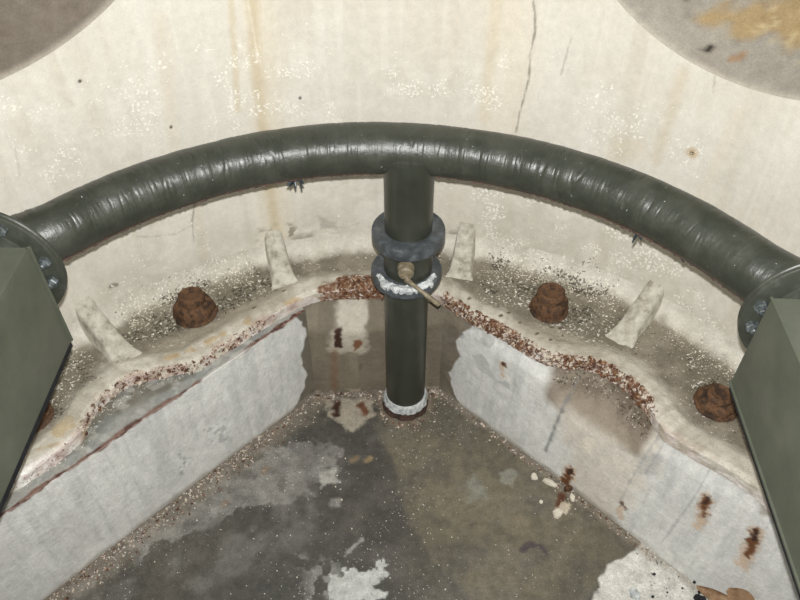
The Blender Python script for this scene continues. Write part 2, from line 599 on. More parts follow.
# round openings: deep grey concrete reveals let into the shell
for k, (hs, hz, hr) in enumerate(HOLES):
    na, ndp = 220, 90
    ang = np.linspace(0, 2 * PI, na, endpoint=False)
    dep = np.linspace(0, 0.34, ndp)
    A, D = np.meshgrid(ang, dep)
    x0, y0 = polar((hs + hr * np.sin(A)) / RW, RW)
    xc, yc = polar(hs / RW, RW)
    ax = np.array([math.sin(hs / RW), math.cos(hs / RW)])
    shrink = 1 - 0.9 * D / hr
    V = np.c_[(xc + (x0 - xc) * shrink + ax[0] * D).ravel(), (yc + (y0 - yc) * shrink + ax[1] * D).ravel(), (hz - hr * shrink * np.cos(A)).ravel()]
    Aw = (A + PI) % (2 * PI) - PI
    Q = np.c_[(Aw * hr).ravel(), D.ravel()]
    rp = Paint(Q, None, (150, 145, 134) if k else (118, 110, 99), 0.8)
    rp.tone(9, 0.14)
    rp.tone(60, 0.10)
    rp.mix(0.6 * rp.speck(28, 0.55, 0.68), (134, 127, 116) if k else (112, 101, 90))
    rp.mix(0.6 * (1 - sstep(0, 0.012, Q[:, 1])), (186, 180, 166))
    if k:
        rp.mix(0.85 * rp.blob([(-0.17, 0.055), (0.0, 0.07), (0.2, 0.06), (0.25, 0.14), (0.0, 0.15), (-0.15, 0.10)], 0.015, 0.03, 20, True), (160, 136, 94))
        rp.mix(0.6 * rp.blob([(-0.1, 0.07), (0.2, 0.08), (0.2, 0.14), (-0.05, 0.12)], 0.02, 0.05, 40, True) * rp.speck(60, .5, .6), (192, 176, 140))
        rp.mix(rp.stroke([(-0.115, 0.022), (-0.108, 0.03)], 0.010, 0.006, 0.008, 90, True), (38, 30, 24))
        rp.mix(0.7 * rp.stroke([(-0.05, 0.028), (-0.042, 0.045)], 0.009, 0.01, 0.01, 60, True), (150, 110, 66))
        rp.mix(0.8 * rp.stroke([(-0.23, 0.07), (-0.225, 0.08)], 0.007, 0.006, 0.008, 60, True), (60, 50, 40))
    else:
        rp.mix(0.6 * rp.blob([(0.02, 0.10), (0.16, 0.09), (0.2, 0.3), (0.0, 0.3)], 0.04, 0.05, 14, True), (120, 98, 78))
        rp.mix(rp.stroke([(0.09, 0.16), (0.10, 0.165)], 0.012, 0.006, 0.01, 60, True), (110, 48, 22))
    c = np.c_[np.clip(rp.C, 0, 1), rp.R]
    FCS = grid_faces(ndp, na, True)
    FCS.append([(ndp - 1) * na + i for i in range(na)])
    o = mesh_obj('opening_reveal', V, FCS, M_CONC, wall_back, c)
    o['label'] = 'grey concrete reveal of round opening with brown sediment' if k else 'grey concrete reveal of round opening, mottled brown'

# ================================================================== ledge (cast base flange)
ths = np.unique(np.r_[np.linspace(-PI, -1.5, 60), np.linspace(-1.5, 1.5, 800), np.linspace(1.5, PI, 60)])
rows = []
LIP = 0.004
nq = 90
T2 = np.tile(ths, (nq + 8, 1))
RR = np.zeros_like(T2)
ZZl = np.zeros_like(T2)
RI = r_in(ths)
# inner face (8 rows) then top
for i in range(8):
    z = ZE - 0.004 + (ZL - 0.006 - ZE + 0.004) * i / 7
    wob = 0.006 * (fbm(np.c_[ths * 60, np.full(len(ths), i * .8)], 1.0, 3, 5) - 0.5)
    RR[i] = RI + wob - 0.002
    ZZl[i] = z
for j in range(nq):
    q = j / (nq - 1)
    r = RI + (RW - RI) * q
    RR[8 + j] = r
    e = r - RI
    z = ZL - 0.006 + 0.006 * sstep(0, 0.010, e)
    z = z - 0.007 * sstep(0.045, 0.075, e)
    f = np.clip((r - (RW - 0.05)) / 0.05, 0, 1)
    z = z + 0.05 * (1 - np.sqrt(np.maximum(1 - f * f, 0)))
    ZZl[8 + j] = z
nz = fbm(np.c_[T2.ravel() * 30, RR.ravel() * 30], 1.0, 4, 21).reshape(T2.shape) - 0.5
ZZl[10:] += 0.005 * nz[10:]
xl, yl = polar(T2, RR)
PL = np.c_[xl.ravel(), yl.ravel()]
lp = Paint(PL, lambda px: on_z(px, ZL), (198, 193, 180), 0.75)
E_ = (RR - RI).ravel()
lp.N = np.c_[T2.ravel() * 0.9, (RR - RI).ravel() + np.where(np.repeat(np.arange(nq + 8), len(ths)) < 8, ZZl.ravel() - ZL - 0.3, 0)]
lp.tone(8, 0.07)
rowi = np.repeat(np.arange(nq + 8), len(ths))
face = rowi < 9
# pockets between the ribs: brownish dirt and crumbs
pocket = sstep(0.05, 0.085, E_ + 0.02 * (fbm(PL, 20, 3, 33) - 0.5)) * (1 - sstep(1.0, 1.045, RR.ravel() + 0.05 * (fbm(PL, 30, 5, 34) - 0.5)))
lp.mix(0.9 * pocket, (128, 120, 105))
lp.mix(0.6 * pocket * lp.speck(22, 0.42, 0.62, 4), (104, 97, 83))
lp.crumbs(1, 0.3 * pocket)
lp.crumbs(0, 0.30 * pocket)
for poly in [[(110, 335), (190, 300), (270, 272), (285, 290), (200, 325), (130, 350)], [(482, 268), (560, 285), (625, 320), (610, 350), (540, 325), (482, 300)],
             [(675, 345), (720, 360), (760, 430), (690, 395)], [(30, 380), (75, 350), (100, 380), (60, 420), (20, 450)]]:
    reg = lp.blob(poly, 0.03, 0.03, 16)
    reg = reg * (1 - sstep(1.01, 1.05, RR.ravel() + 0.05 * (fbm(PL, 30, 5, 35) - 0.5)))
    lp.mix(0.5 * reg, (108, 102, 86))
    lp.crumbs(1, 0.75 * reg * (0.5 + 0.5 * lp.speck(20, 0.4, 0.6)))
    lp.crumbs(0, 0.48 * reg)
lp.mix(0.8 * lp.blob([(150, 345), (230, 310), (280, 292), (285, 300), (220, 330), (160, 358)], 0.02, 0.015), (150, 142, 126))
lp.mix(0.7 * lp.blob([(500, 315), (560, 325), (615, 350), (600, 365), (540, 345)], 0.02, 0.015), (158, 150, 134))
# rim stains
rim = 1 - pocket
lp.mix(0.45 * rim * lp.speck(16, 0.42, 0.66, 6), (168, 162, 148))
drip = fbm(np.c_[lp.N[:, 0] * 30, lp.N[:, 1] * 3], 2.0, 4, 52)
lp.mix(0.4 * rim * sstep(0.5, 0.72, drip), (156, 148, 132))
lp.crumbs(1, 0.12 * rim * lp.speck(10, 0.45, 0.6))
lp.mix(0.6 * lp.stroke([(170, 358), (200, 345), (240, 325), (300, 298)], 0.012, 0.02, 0.012) * lp.speck(40, .5, .6), (176, 148, 100))
lp.mix(0.7 * lp.blob([(40, 425), (70, 415), (85, 425), (50, 445), (20, 460)], 0.012, 0.02, 40) * lp.speck(30, .42, .6), (180, 160, 122))
lp.mix(0.9 * lp.blob([(15, 470), (80, 432), (92, 446), (0, 510)], 0.008, 0.01), (236, 235, 230))
lp.mix(0.8 * lp.stroke([(440, 300), (455, 303)], 0.02, 0.02), (176, 160, 128))
lp.mix(0.6 * lp.stroke([(265, 322), (290, 308)], 0.03, 0.02) * lp.speck(60, .48, .6), (140, 130, 110))
for q in [(283, 291), (253, 308), (500, 316), (508, 312), (519, 323), (536, 334), (550, 340), (468, 299)]:
    lp.mix(lp.stroke([q, (q[0] + 2, q[1] - 1)], 0.006, 0.005, 0.002), (70, 56, 44))
# rust fringe along the inner edge and down its face
edgeband = 1 - sstep(0.004, 0.022, E_ + 0.02 * (fbm(PL, 40, 3, 44) - 0.5))
thf = T2.ravel()
fr = np.interp(thf, [-1.5, -1.1, -0.85, -0.45, -0.35, -0.2, -0.14, -0.02, 0.02, 0.14, 0.17, 0.5, 0.9, 0.98, 1.5],
               [0.2, 0.35, 0.55, 0.5, 0.25, 0.15, 1.0, 1.0, 0.2, 0.3, 1.0, 1.0, 1.0, 0.3, 0.1])
lp.mix(0.8 * face * lp.speck(30, 0.4, 0.6), (214, 206, 200))
lp.mix(0.75 * fr * edgeband * lp.speck(26, 0.44, 0.6, 4), (140, 98, 70))
lp.crumbs(2, 0.9 * fr * edgeband)
lp.crumbs(0, 0.4 * fr * edgeband)
lp.mix(0.5 * face * (thf < -0.3) * lp.speck(45, 0.5, 0.65), (160, 130, 124))
lp.crumbs(2, 0.5 * face * (thf < -0.3) * lp.speck(20, 0.4, 0.6))
lp.mix(0.8 * lp.blob([(318, 285), (350, 273), (385, 272), (385, 300), (318, 298)], 0.008, 0.012, 50) * lp.speck(90, 0.40, 0.55, 4), (128, 92, 64))
lp.crumbs(2, 0.8 * lp.blob([(318, 287), (350, 273), (385, 272), (385, 300), (318, 298)], 0.012, 0.015, 50))
lp.mix(0.9 * lp.stroke([(660, 436), (668, 442)], 0.02, 0.012, 0.01), (196, 150, 84))
lp.mix(0.9 * sstep(1.0, 1.04, RR.ravel() + 0.05 * (fbm(PL, 30, 5, 36) - 0.5)), (204, 200, 189))
angr = np.degrees(thf)
bay = sstep(-46, -42, angr) * (1 - sstep(-23, -20, angr)) + sstep(13, 17, angr) * (1 - sstep(35, 39, angr)) + 0.6 * sstep(43, 47, angr) * (1 - sstep(62, 68, angr)) + 0.7 * (1 - sstep(-53, -49, angr)) * sstep(-75, -70, angr) + 0.35 * sstep(-16, -12, angr) * (1 - sstep(5, 9, angr))
bay = np.clip(bay, 0, 1)
fil = sstep(0.96, 0.99, RR.ravel())
lp.mix(0.35 * bay * fil * lp.speck(14, 0.38, 0.6, 4), (150, 145, 128))
lp.crumbs(1, bay * fil * (0.38 + 0.45 * lp.speck(16, 0.42, 0.6, 3)) * (1 - 0.6 * sstep(1.02, 1.05, RR.ravel())))
lp.crumbs(0, 0.5 * bay * fil)
V = np.c_[PL, ZZl.ravel()]
ledge = mesh_obj('trim_1', V, grid_faces(nq + 8, len(ths), False, True), M_LEDGE, None, np.c_[np.clip(lp.C, 0, 1), lp.R], True, lp.K)
structure(ledge, 'dirty cream iron ledge round the shell foot with rusty wavy inner edge', 'ledge')

# gusset ribs on the ledge
M_RIB = mottled('ribs_cream_paint', [(0.3, (128, 122, 108)), (0.43, (168, 163, 149)), (0.54, (188, 184, 171)), (0.72, (206, 202, 191))], 38, 7, 0.75, 0.5, 0.004, 90, 0.3)
for a, hgt, inn in [(-18.4, 0.115, 0.905), (11.4, 0.115, 0.905), (-47.0, 0.12, 0.865), (40.5, 0.098, 0.855), (-76, 0.12, 0.9), (70, 0.12, 0.9)]:
    t = math.radians(a)
    bm = bmesh.new()
    secs = []
    N = 24
    Rb = np.random.RandomState(int(a * 10) % 1000)
    for i in range(N + 1):
        q = i / N
        r = (RW + 0.012) + (inn - RW - 0.012) * q
        top = ZL - 0.016 + hgt * (1 - q) ** 1.12
        w = 0.027 + 0.004 * q + 0.022 * max(0, (q - 0.6) / 0.4) ** 2
        sec = []
        for dw, dz in [(-w - 0.012, -1), (-w - 0.003, 0.0), (-w + 0.0025, 0.8), (-w + 0.007, 1), (w - 0.007, 1), (w - 0.0025, 0.8), (w + 0.003, 0.0), (w + 0.012, -1)]:
            zb = ZL - 0.012
            z = zb - 0.008 if dz < 0 else zb + (top - zb) * dz
            cx, cy = polar(t, r)
            dw += 0.0022 * (Rb.rand() - 0.5)
            sec.append(bm.verts.new((cx + dw * math.cos(t), cy - dw * math.sin(t), z + 0.0025 * (Rb.rand() - 0.5))))
        secs.append(sec)
    for i in range(N):
        for k in range(7):
            bm.faces.new((secs[i][k], secs[i][k + 1], secs[i + 1][k + 1], secs[i + 1][k]))
    bm.faces.new(secs[0])
    bm.faces.new(secs[-1][::-1])
    bm_obj('rib', bm, M_RIB, ledge, 80)


# flaking rust crust: small scales standing on the ledge edge
def scales(name, spots, mat, parent, size, seed):
    R = np.random.RandomState(seed)
    bm = bmesh.new()
    for x, y, z in spots:
        s = size * (0.5 + R.rand())
        k = bmesh.ops.create_icosphere(bm, subdivisions=1, radius=1)['verts']
        mtx = Matrix.Translation((x, y, z)) @ Matrix.Rotation(R.rand() * 6.28, 4, Vector((R.rand() - .5, R.rand() - .5, R.rand())).normalized()) @ Matrix.Diagonal((s, s * (0.5 + R.rand() * .6), s * (0.2 + 0.35 * R.rand()), 1))
        for v in k:
            v.co = mtx @ (v.co * (0.75 + 0.5 * R.rand()))
    return bm_obj(name, bm, mat, parent)


def edge_spots(t0, t1, n, e0, e1, seed):
    R = np.random.RandomState(seed)
    out = []
    for _ in range(n):
        t = t0 + (t1 - t0) * R.rand()
        e = e0 + (e1 - e0) * R.rand()
        r = r_in(t) + max(e, -0.003)
        x, y = polar(t, r)
        z = ZL - 0.001 if e > 0.006 else ZE + (ZL - ZE) * R.rand()
        out.append((x, y, z))
    return out


for args in [(0.17, 0.92, 420, -0.012, 0.010, 1, M_CRUST, 0.006), (0.17, 0.50, 240, -0.01, 0.014, 2, M_RUSTBITS, 0.005), (0.6, 0.9, 190, -0.01, 0.010, 3, M_RUSTBITS, 0.006),
             (-0.17, -0.03, 260, -0.012, 0.045, 4, M_RUSTBITS, 0.006), (-1.05, -0.42, 330, -0.014, 0.004, 5, M_CRUST, 0.005)]:
    o = scales('rust_crust', edge_spots(*args[:6]), args[6], ledge, args[7], args[5])
    o['kind'] = 'stuff'

# ================================================================== pit walls and floor
AL, BL = np.array([-0.255, 1.402]), np.array([-0.98, 0.647])
AR, BR = np.array([0.118, 1.418]), np.array([0.98, 0.553])


def pit_wall(name, p0, p1, side, painter, label, cavity, flat_top, ns=420):
    L = np.linalg.norm(p1 - p0)
    e = (p1 - p0) / L
    n = np.array([-e[1], e[0]])
    if n @ (CEN - p0) > 0:
        n = -n                                     # points away from the pit
    # distance from the wall line to the ledge edge
    tt = np.linspace(-1.6, 1.6, 3000)
    ex, ey = polar(tt, r_in(tt))
    rel = np.c_[ex, ey] - p0
    s_e, n_e = rel @ e, rel @ n
    k = (s_e > -0.15) & (s_e < L + 0.1) & (n_e > -0.2) & (n_e < 0.4)
    s_e, n_e = s_e[k], n_e[k]
    o = np.argsort(s_e)
    ss = np.linspace(0, L, ns)
    off = np.interp(ss, s_e[o], n_e[o])
    off = np.convolve(np.r_[np.full(4, off[0]), off, np.full(4, off[-1])], np.ones(9) / 9, 'valid')
    lean = np.interp(ss, [0, L], [0.004, 0.004 + 0.055 * L]) if side > 0 else np.zeros(ns)
    off = np.maximum(off - lean, 0.0) + (0.006 if side > 0 else 0.012)
    nv = 110
    zs = np.linspace(-0.005, ZE - 0.002, nv)
    V, Q = [], []
    for z in zs:
        if flat_top:
            w = np.zeros(ns)
        else:
            w = off * sstep(ZE - 0.02 - 1.0 * np.minimum(off, .2) - 0.03, ZE - 0.01, z) + lean * (z / ZE)
        V.append(np.c_[p0[0] + e[0] * ss + n[0] * w, p0[1] + e[1] * ss + n[1] * w, np.full(ns, z)])
        Q.append(np.c_[ss, np.full(ns, z)])
    if flat_top:
        for i in range(1, 25):
            w = (off + 0.01) * i / 24
            zt = ZE - 0.002 + 0.004 * (fbm(np.c_[ss, np.full(ns, 0) + w], 30, 3, 4) - 0.5) * min(1, i / 4)
            V.append(np.c_[p0[0] + e[0] * ss + n[0] * w, p0[1] + e[1] * ss + n[1] * w, zt])
            Q.append(np.c_[ss, ZE + w])
    nr = len(V)
    V, Q = np.vstack(V), np.vstack(Q)
    # trowelled unevenness
    uneven = 0.006 * (fbm(Q, 9, 3, 5) - 0.5)
    V[:, 0] += n[0] * uneven
    V[:, 1] += n[1] * uneven
    base = on_line(p0, p1)

    def conv(px):
        r = base(px)
        return r
    pw = Paint(Q, conv, (214, 214, 209), 0.75)
    painter(pw, Q, np.tile(off, nr))
    o = mesh_obj(name, V, grid_faces(nr, ns), M_CONC, None, np.c_[np.clip(pw.C, 0, 1), pw.R], True, pw.K)
    return structure(o, label, 'wall')


def whitewash(pw, Q):
    pw.tone(5, 0.06)
    sv = fbm(np.c_[Q[:, 0] * 12, Q[:, 1] * 2], 2.2, 4, 3)
    pw.mix(0.45 * sstep(0.42, 0.8, sv), (178, 180, 178))
    pw.mix(0.25 * pw.speck(14, 0.45, 0.75, 4), (212, 212, 208))
    sv = fbm(np.c_[Q[:, 0] * 40, Q[:, 1] * 5], 2.2, 4, 13)
    pw.mix(0.3 * sstep(0.5, 0.75, sv), (168, 172, 173))
    pw.mix(0.3 * pw.speck(7, 0.45, 0.7, 5), (186, 184, 178))
    pw.crumbs(1, 0.08 * pw.speck(9, 0.5, 0.65))


def paint_left(pw, Q, off):
    whitewash(pw, Q)
    # bare damp concrete in the corner
    m = 1 - sstep(-0.004, 0.004, Q[:, 0] - 0.0 - np.interp(Q[:, 1], [0, 0.06, 0.12, 0.2, 0.27, 0.32, 0.36], [0.09, 0.03, 0.02, 0.035, 0.012, 0.015, 0.04]) + 0.03 * (fbm(Q, 22, 3, 8) - 0.5))
    pw.mix(m, (112, 106, 94))
    pw.mix(0.4 * m * pw.speck(30, 0.5, 0.6), (86, 80, 70))
    # foot of the wall
    pw.mix(0.7 * (1 - sstep(0, 0.02, Q[:, 1] + 0.016 * (fbm(Q, 30, 3, 9) - 0.5))), (150, 142, 132))
    pw.mix(0.6 * pw.blob([(180, 455), (192, 460), (190, 475), (178, 476)], 0.008, 0.012, 60) * pw.speck(80, .5, .6), (130, 134, 136))
    pw.mix(0.5 * pw.blob([(205, 430), (225, 420), (230, 440), (210, 445)], 0.01, 0.02, 60) * pw.speck(80, .5, .6), (140, 142, 142))
    # exposed concrete top behind the rust line
    t = sstep(ZE, ZE + 0.004, Q[:, 1])
    pw.mix(t, (150, 150, 144))
    back = np.clip((Q[:, 1] - ZE) / np.maximum(off, 0.01), 0, 1)
    pw.mix(0.9 * t * sstep(0.45, 0.6, back + 0.5 * (fbm(Q, 20, 3, 12) - 0.5)) * (off > 0.05), (108, 104, 92))
    pw.crumbs(0, 0.45 * t * sstep(0.5, 0.62, back))
    pw.mix(0.5 * t * pw.speck(34, 0.5, 0.65), (126, 130, 128))
    pw.mix(0.4 * t * pw.speck(50, 0.55, 0.7), (190, 190, 184))
    # rust line along the arris
    d = np.abs(Q[:, 1] - ZE - 0.002) + 0.016 * (fbm(Q, 34, 3, 14) - 0.5)
    ln = 1 - sstep(0.004, 0.009, d)
    gap = sstep(0.36, 0.46, fbm(np.c_[Q[:, 0], Q[:, 0] * 0], 9, 2, 15))
    gap = np.maximum(gap, ((Q[:, 0] > 0.56)).astype(float))
    pw.mix(0.85 * ln * gap, (112, 78, 64))
    pw.mix(0.8 * ln * gap * pw.speck(60, 0.5, 0.6), (72, 44, 36))
    pw.mix(0.5 * (1 - gap) * ln, (196, 190, 182))


def paint_right(pw, Q, off):
    whitewash(pw, Q)
    pw.mix(0.6 * pw.blob([(545, 380), (600, 390), (660, 440), (650, 480), (610, 530), (570, 480)], 0.03, 0.03), (206, 196, 180))
    # bare corner
    m = 1 - sstep(-0.004, 0.004, Q[:, 0] - np.interp(Q[:, 1], [0, 0.04, 0.1, 0.16, 0.2, 0.25, 0.3, 0.36], [0.09, 0.05, 0.03, 0.05, 0.075, 0.05, 0.075, 0.11]) + 0.03 * (fbm(Q, 22, 3, 8) - 0.5))
    pw.mix(m, (124, 115, 100))
    pw.mix(0.4 * m * pw.speck(30, 0.5, 0.6), (96, 90, 78))
    pw.mix(0.35 * (Q[:, 0] < 0.26) * pw.speck(26, 0.52, 0.58) * (Q[:, 1] > 0.2), (128, 128, 124))
    pw.mix(0.75 * (1 - sstep(0, 0.022, Q[:, 1] + 0.02 * (fbm(Q, 30, 3, 9) - 0.5))) * (1 - sstep(.6, .8, Q[:, 0])), (142, 134, 120))
    # grimy hollow where the ledge sits back
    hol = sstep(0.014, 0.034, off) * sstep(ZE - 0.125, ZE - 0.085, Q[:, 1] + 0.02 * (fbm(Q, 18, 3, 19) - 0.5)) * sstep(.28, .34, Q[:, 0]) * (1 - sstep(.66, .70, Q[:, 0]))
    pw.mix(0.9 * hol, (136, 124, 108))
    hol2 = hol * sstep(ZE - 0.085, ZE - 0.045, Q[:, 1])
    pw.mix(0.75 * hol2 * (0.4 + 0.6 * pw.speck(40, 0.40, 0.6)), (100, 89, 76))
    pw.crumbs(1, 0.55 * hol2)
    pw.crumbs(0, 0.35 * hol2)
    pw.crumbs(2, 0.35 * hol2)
    # scrapes and seams
    pw.mix(0.7 * pw.stroke([(561, 388), (558, 412), (551, 432), (544, 452)], 0.008, 0.008, 0.006, 70), (112, 114, 114))
    for c, w in [([(652, 440), (636, 468), (624, 490), (618, 505)], 0.006), ([(660, 445), (640, 480)], 0.004), ([(702, 476), (688, 505), (660, 545)], 0.005)]:
        pw.mix(0.5 * pw.stroke(c, w, w, 0.004, 60), (150, 152, 152))
    pw.mix(0.5 * pw.blob([(636, 460), (655, 465), (648, 482), (632, 480)], 0.01, 0.012, 60), (160, 162, 162))
    pw.mix(0.7 * pw.blob([(578, 444), (590, 442), (590, 456), (580, 457)], 0.006, 0.008, 60), (222, 214, 198))
    # rusty bolt weeps
    for px, w, r in [([(569, 472), (565, 482)], 0.022, 1), ([(699, 508), (697, 522)], 0.018, 1), ([(748, 544), (742, 562)], 0.020, 1), ([(620, 505), (623, 509)], 0.010, .8), ([(500, 366), (504, 369)], 0.007, .9)]:
        q = [(px[0][0], px[0][1]), (px[-1][0] - 4, px[-1][1] + 10)]
        pw.mix(0.6 * r * pw.stroke(q, w * 1.5, w, 0.012, 90), (190, 154, 114))
        pw.mix(r * pw.stroke(px, w, w * 0.6, 0.014, 110), (104, 68, 42))
        pw.mix(0.9 * r * pw.stroke(px[:1] + [((px[0][0] * 2 + px[-1][0]) / 3, (px[0][1] * 2 + px[-1][1]) / 3)], w * 0.6, w * 0.4, 0.012, 120), (56, 38, 32))
    # dark weathered band beside the duct
    pw.mix(0.8 * pw.blob([(725, 482), (760, 497), (790, 540), (765, 520), (752, 530), (748, 512), (735, 505)], 0.012, 0.02, 40), (140, 134, 120))


wall_left = pit_wall('wall_left', AL, BL, -1, paint_left, 'whitewashed concrete pit wall topped by a rust line and a flat strip', None, True)
wall_right = pit_wall('wall_right', AR, BR, 1, paint_right, 'whitewashed concrete pit wall with brown rust weeps and a grimy hollow', None, False)


def paint_rear(pw, Q, off):
    pw.mix(np.ones(len(Q)), (116, 108, 93))
    pw.tone(12, 0.14)
    sv = fbm(np.c_[Q[:, 0] * 16, Q[:, 1] * 2], 2.4, 4, 3)
    pw.mix(0.45 * sstep(0.5, 0.75, sv), (142, 134, 118))
    pw.mix(0.85 * pw.blob([(338, 310), (368, 305), (368, 332), (350, 342), (336, 332)], 0.012, 0.02, 40), (192, 186, 172))
    pw.mix(0.7 * pw.blob([(330, 333), (366, 333), (366, 352), (330, 352)], 0.01, 0.015, 40), (186, 178, 162))
    pw.mix(pw.blob([(334, 331), (341, 329), (342, 347), (334, 347)], 0.004, 0.006, 80), (58, 38, 28))
    pw.mix(0.95 * pw.blob([(353, 341), (360, 339), (363, 345), (354, 351)], 0.004, 0.006, 80), (112, 74, 48))
    pw.mix(0.55 * pw.stroke([(335, 350), (334, 388)], 0.018, 0.02, 0.006), (118, 86, 64))
    pw.mix(0.9 * pw.blob([(345, 298), (370, 297), (366, 305), (346, 306)], 0.006, 0.008, 60), (70, 52, 46))
    pw.mix(0.6 * pw.stroke([(361, 362), (360, 369)], 0.008, 0.008, 0.004, 60), (92, 86, 74))
    pw.mix(0.6 * (1 - sstep(0, 0.02, Q[:, 1] + 0.02 * (fbm(Q, 30, 3, 9) - 0.5))) * pw.speck(60, .45, .6), (170, 156, 138))


EX = (AR - AL) / np.linalg.norm(AR - AL) * 0.06
wall_rear = pit_wall('wall_rear', AL - EX, AR + EX, 0, paint_rear, 'narrow bare concrete pit wall behind the upright pipe with rust spots', None, False, 140)

# floor
fx = np.linspace(-1.0, 1.0, 760)
fy = np.unique(np.r_[np.linspace(-0.2, 0.5, 40), np.linspace(0.5, 1.44, 370)])
X, Y = np.meshgrid(fx, fy)
P = np.c_[X.ravel(), Y.ravel()]
fp = Paint(P, lambda px: on_z(px, 0.0), (80, 77, 69), 0.5)
fp.tone(4, 0.16)
fp.tone(30, 0.12)
fp.tone(110, 0.22)
brown = fp.blob([(372, 425), (400, 400), (440, 395), (560, 480), (640, 540), (590, 600), (600, 640), (520, 640), (430, 560), (402, 510), (392, 460)], 0.008, 0.02, 12)
fp.mix(0.9 * brown, (100, 95, 80), 0.45)
fp.mix(0.5 * brown * fp.speck(9, 0.45, 0.65, 4), (120, 112, 94))
fp.mix(0.4 * brown * fp.speck(16, 0.52, 0.66, 4), (86, 82, 74))
fp.mix(0.5 * fp.blob([(430, 480), (500, 470), (530, 520), (470, 540), (430, 520)], 0.04, 0.04), (122, 114, 94))
dk = fp.blob([(300, 430), (370, 430), (395, 470), (410, 540), (380, 640), (180, 640), (230, 520)], 0.04, 0.05, 8)
fp.mix(0.6 * dk, (66, 65, 62))
# pale lime blooms
pale = fp.blob([(215, 480), (260, 455), (310, 440), (335, 452), (320, 480), (290, 500), (240, 510), (180, 540), (120, 570), (70, 590), (120, 550)], 0.006, 0.05, 24)
fp.mix(0.85 * pale * (0.65 + 0.35 * fp.speck(12, 0.35, 0.65, 6)), (146, 144, 138), 0.75)
fp.mix(0.65 * pale * fp.speck(26, 0.48, 0.64, 6), (88, 86, 80))
haze_ = fp.blob([(330, 440), (215, 480), (60, 600), (200, 620), (330, 520)], 0.06, 0.07, 10)
fp.mix(0.35 * haze_ * fp.speck(16, 0.4, 0.7, 6), (132, 130, 124))
fp.mix(0.3 * fp.speck(10, 0.48, 0.68, 7), (108, 104, 96))
fp.mix(0.3 * fp.speck(13, 0.5, 0.7, 7), (66, 64, 60))
fp.mix(0.8 * fp.blob([(318, 472), (335, 468), (340, 482), (322, 486)], 0.006, 0.012, 50), (168, 166, 158))
fp.mix(0.7 * fp.blob([(330, 498), (342, 498), (340, 508), (330, 506)], 0.006, 0.01, 50), (142, 140, 134))
fp.mix(0.9 * fp.blob([(326, 584), (345, 572), (368, 570), (384, 562), (388, 572), (380, 590), (384, 604), (330, 610)], 0.004, 0.035, 45), (184, 186, 182), 0.8)
fp.mix(0.5 * fp.blob([(300, 562), (345, 562), (350, 590), (310, 600)], 0.02, 0.03, 40) * fp.speck(50, .5, .58), (160, 160, 154))
fp.mix(0.6 * fp.stroke([(345, 556), (352, 548), (362, 540)], 0.008, 0.006, 0.006, 60), (170, 170, 164))
fp.mix(0.55 * fp.blob([(500, 472), (512, 466), (518, 474), (512, 486), (500, 484)], 0.006, 0.01, 40), (150, 150, 138))
fp.mix(0.5 * fp.blob([(466, 482), (480, 478), (484, 496), (470, 500)], 0.014, 0.02, 40), (138, 142, 130))
# white paint spill by the right wall
spill = fp.blob([(588, 612), (600, 585), (608, 566), (622, 556), (636, 548), (645, 538), (700, 580), (760, 640), (590, 640)], 0.004, 0.012, 30)
fp.mix(spill, (206, 204, 196), 0.8)
fp.crumbs(1, 0.3 * spill)
fp.mix(0.5 * spill * fp.speck(20, 0.5, 0.7), (184, 182, 174))
# rust, violet and other stains
fp.mix(0.8 * fp.stroke([(523, 549), (530, 544), (540, 546), (546, 553)], 0.016, 0.010, 0.006, 60), (66, 56, 62))
fp.mix(0.5 * fp.blob([(466, 520), (476, 524), (470, 532)], 0.008, 0.01, 50), (74, 62, 60))
fp.mix(0.85 * fp.blob([(326, 400), (375, 398), (374, 416), (352, 432), (328, 418)], 0.006, 0.014, 60), (164, 156, 140))
for px, w, c in [([(337, 402), (336, 414)], 0.022, (58, 36, 26)), ([(362, 406), (365, 411)], 0.026, (100, 66, 46)), ([(563, 496), (558, 506)], 0.02, (88, 54, 34))]:
    fp.mix(fp.stroke(px, w, w * 0.6, 0.01, 70), c)
fp.mix(0.8 * fp.blob([(556, 508), (566, 500), (572, 506), (566, 514), (556, 514)], 0.004, 0.008, 60) * fp.speck(60, .4, .5), (196, 184, 164))
for q, c in [((263, 471), (134, 112, 90)), ((353, 461), (140, 120, 90)), ((366, 461), (156, 136, 100)), ((224, 504), (140, 120, 100))]:
    fp.mix(0.7 * fp.stroke([q, (q[0] + 3, q[1] - 2)], 0.014, 0.014, 0.006, 60), c)
ring = np.hypot(P[:, 0] - 0.012, P[:, 1] - 1.36)
fp.mix(0.9 * (1 - sstep(0.07, 0.10, ring + 0.03 * (fbm(P, 25, 3, 71) - 0.5))) * fp.speck(60, .4, .55), (122, 108, 94))
# grit line along the walls
for a, b, w in [(AL, BL, 0.085), (AR, BR, 0.03), (AL, AR, 0.05)]:
    d = seg_dist(P, np.array([a, b]))
    band = 1 - sstep(w * 0.3, w, d + 0.03 * (fbm(P, 20, 3, 72) - 0.5))
    fp.mix(0.55 * band, (134, 124, 110), 0.85)
    fp.crumbs(0, 0.4 * band)
    fp.crumbs(2, 0.35 * band)
fp.crumbs(0, 0.17 + 0.12 * fp.speck(8, 0.45, 0.65))
fp.crumbs(1, 0.22 + 0.0 * ring)
V = np.c_[P, 0.003 * (fbm(P, 6, 3, 80) - 0.5)]
floor = mesh_obj('floor', V, grid_faces(len(fy), len(fx)), M_FLOOR, None, np.c_[np.clip(fp.C, 0, 1), fp.R], True, fp.K)
structure(floor, 'dark damp concrete pit floor with pale lime blooms and white paint spill', 'floor')

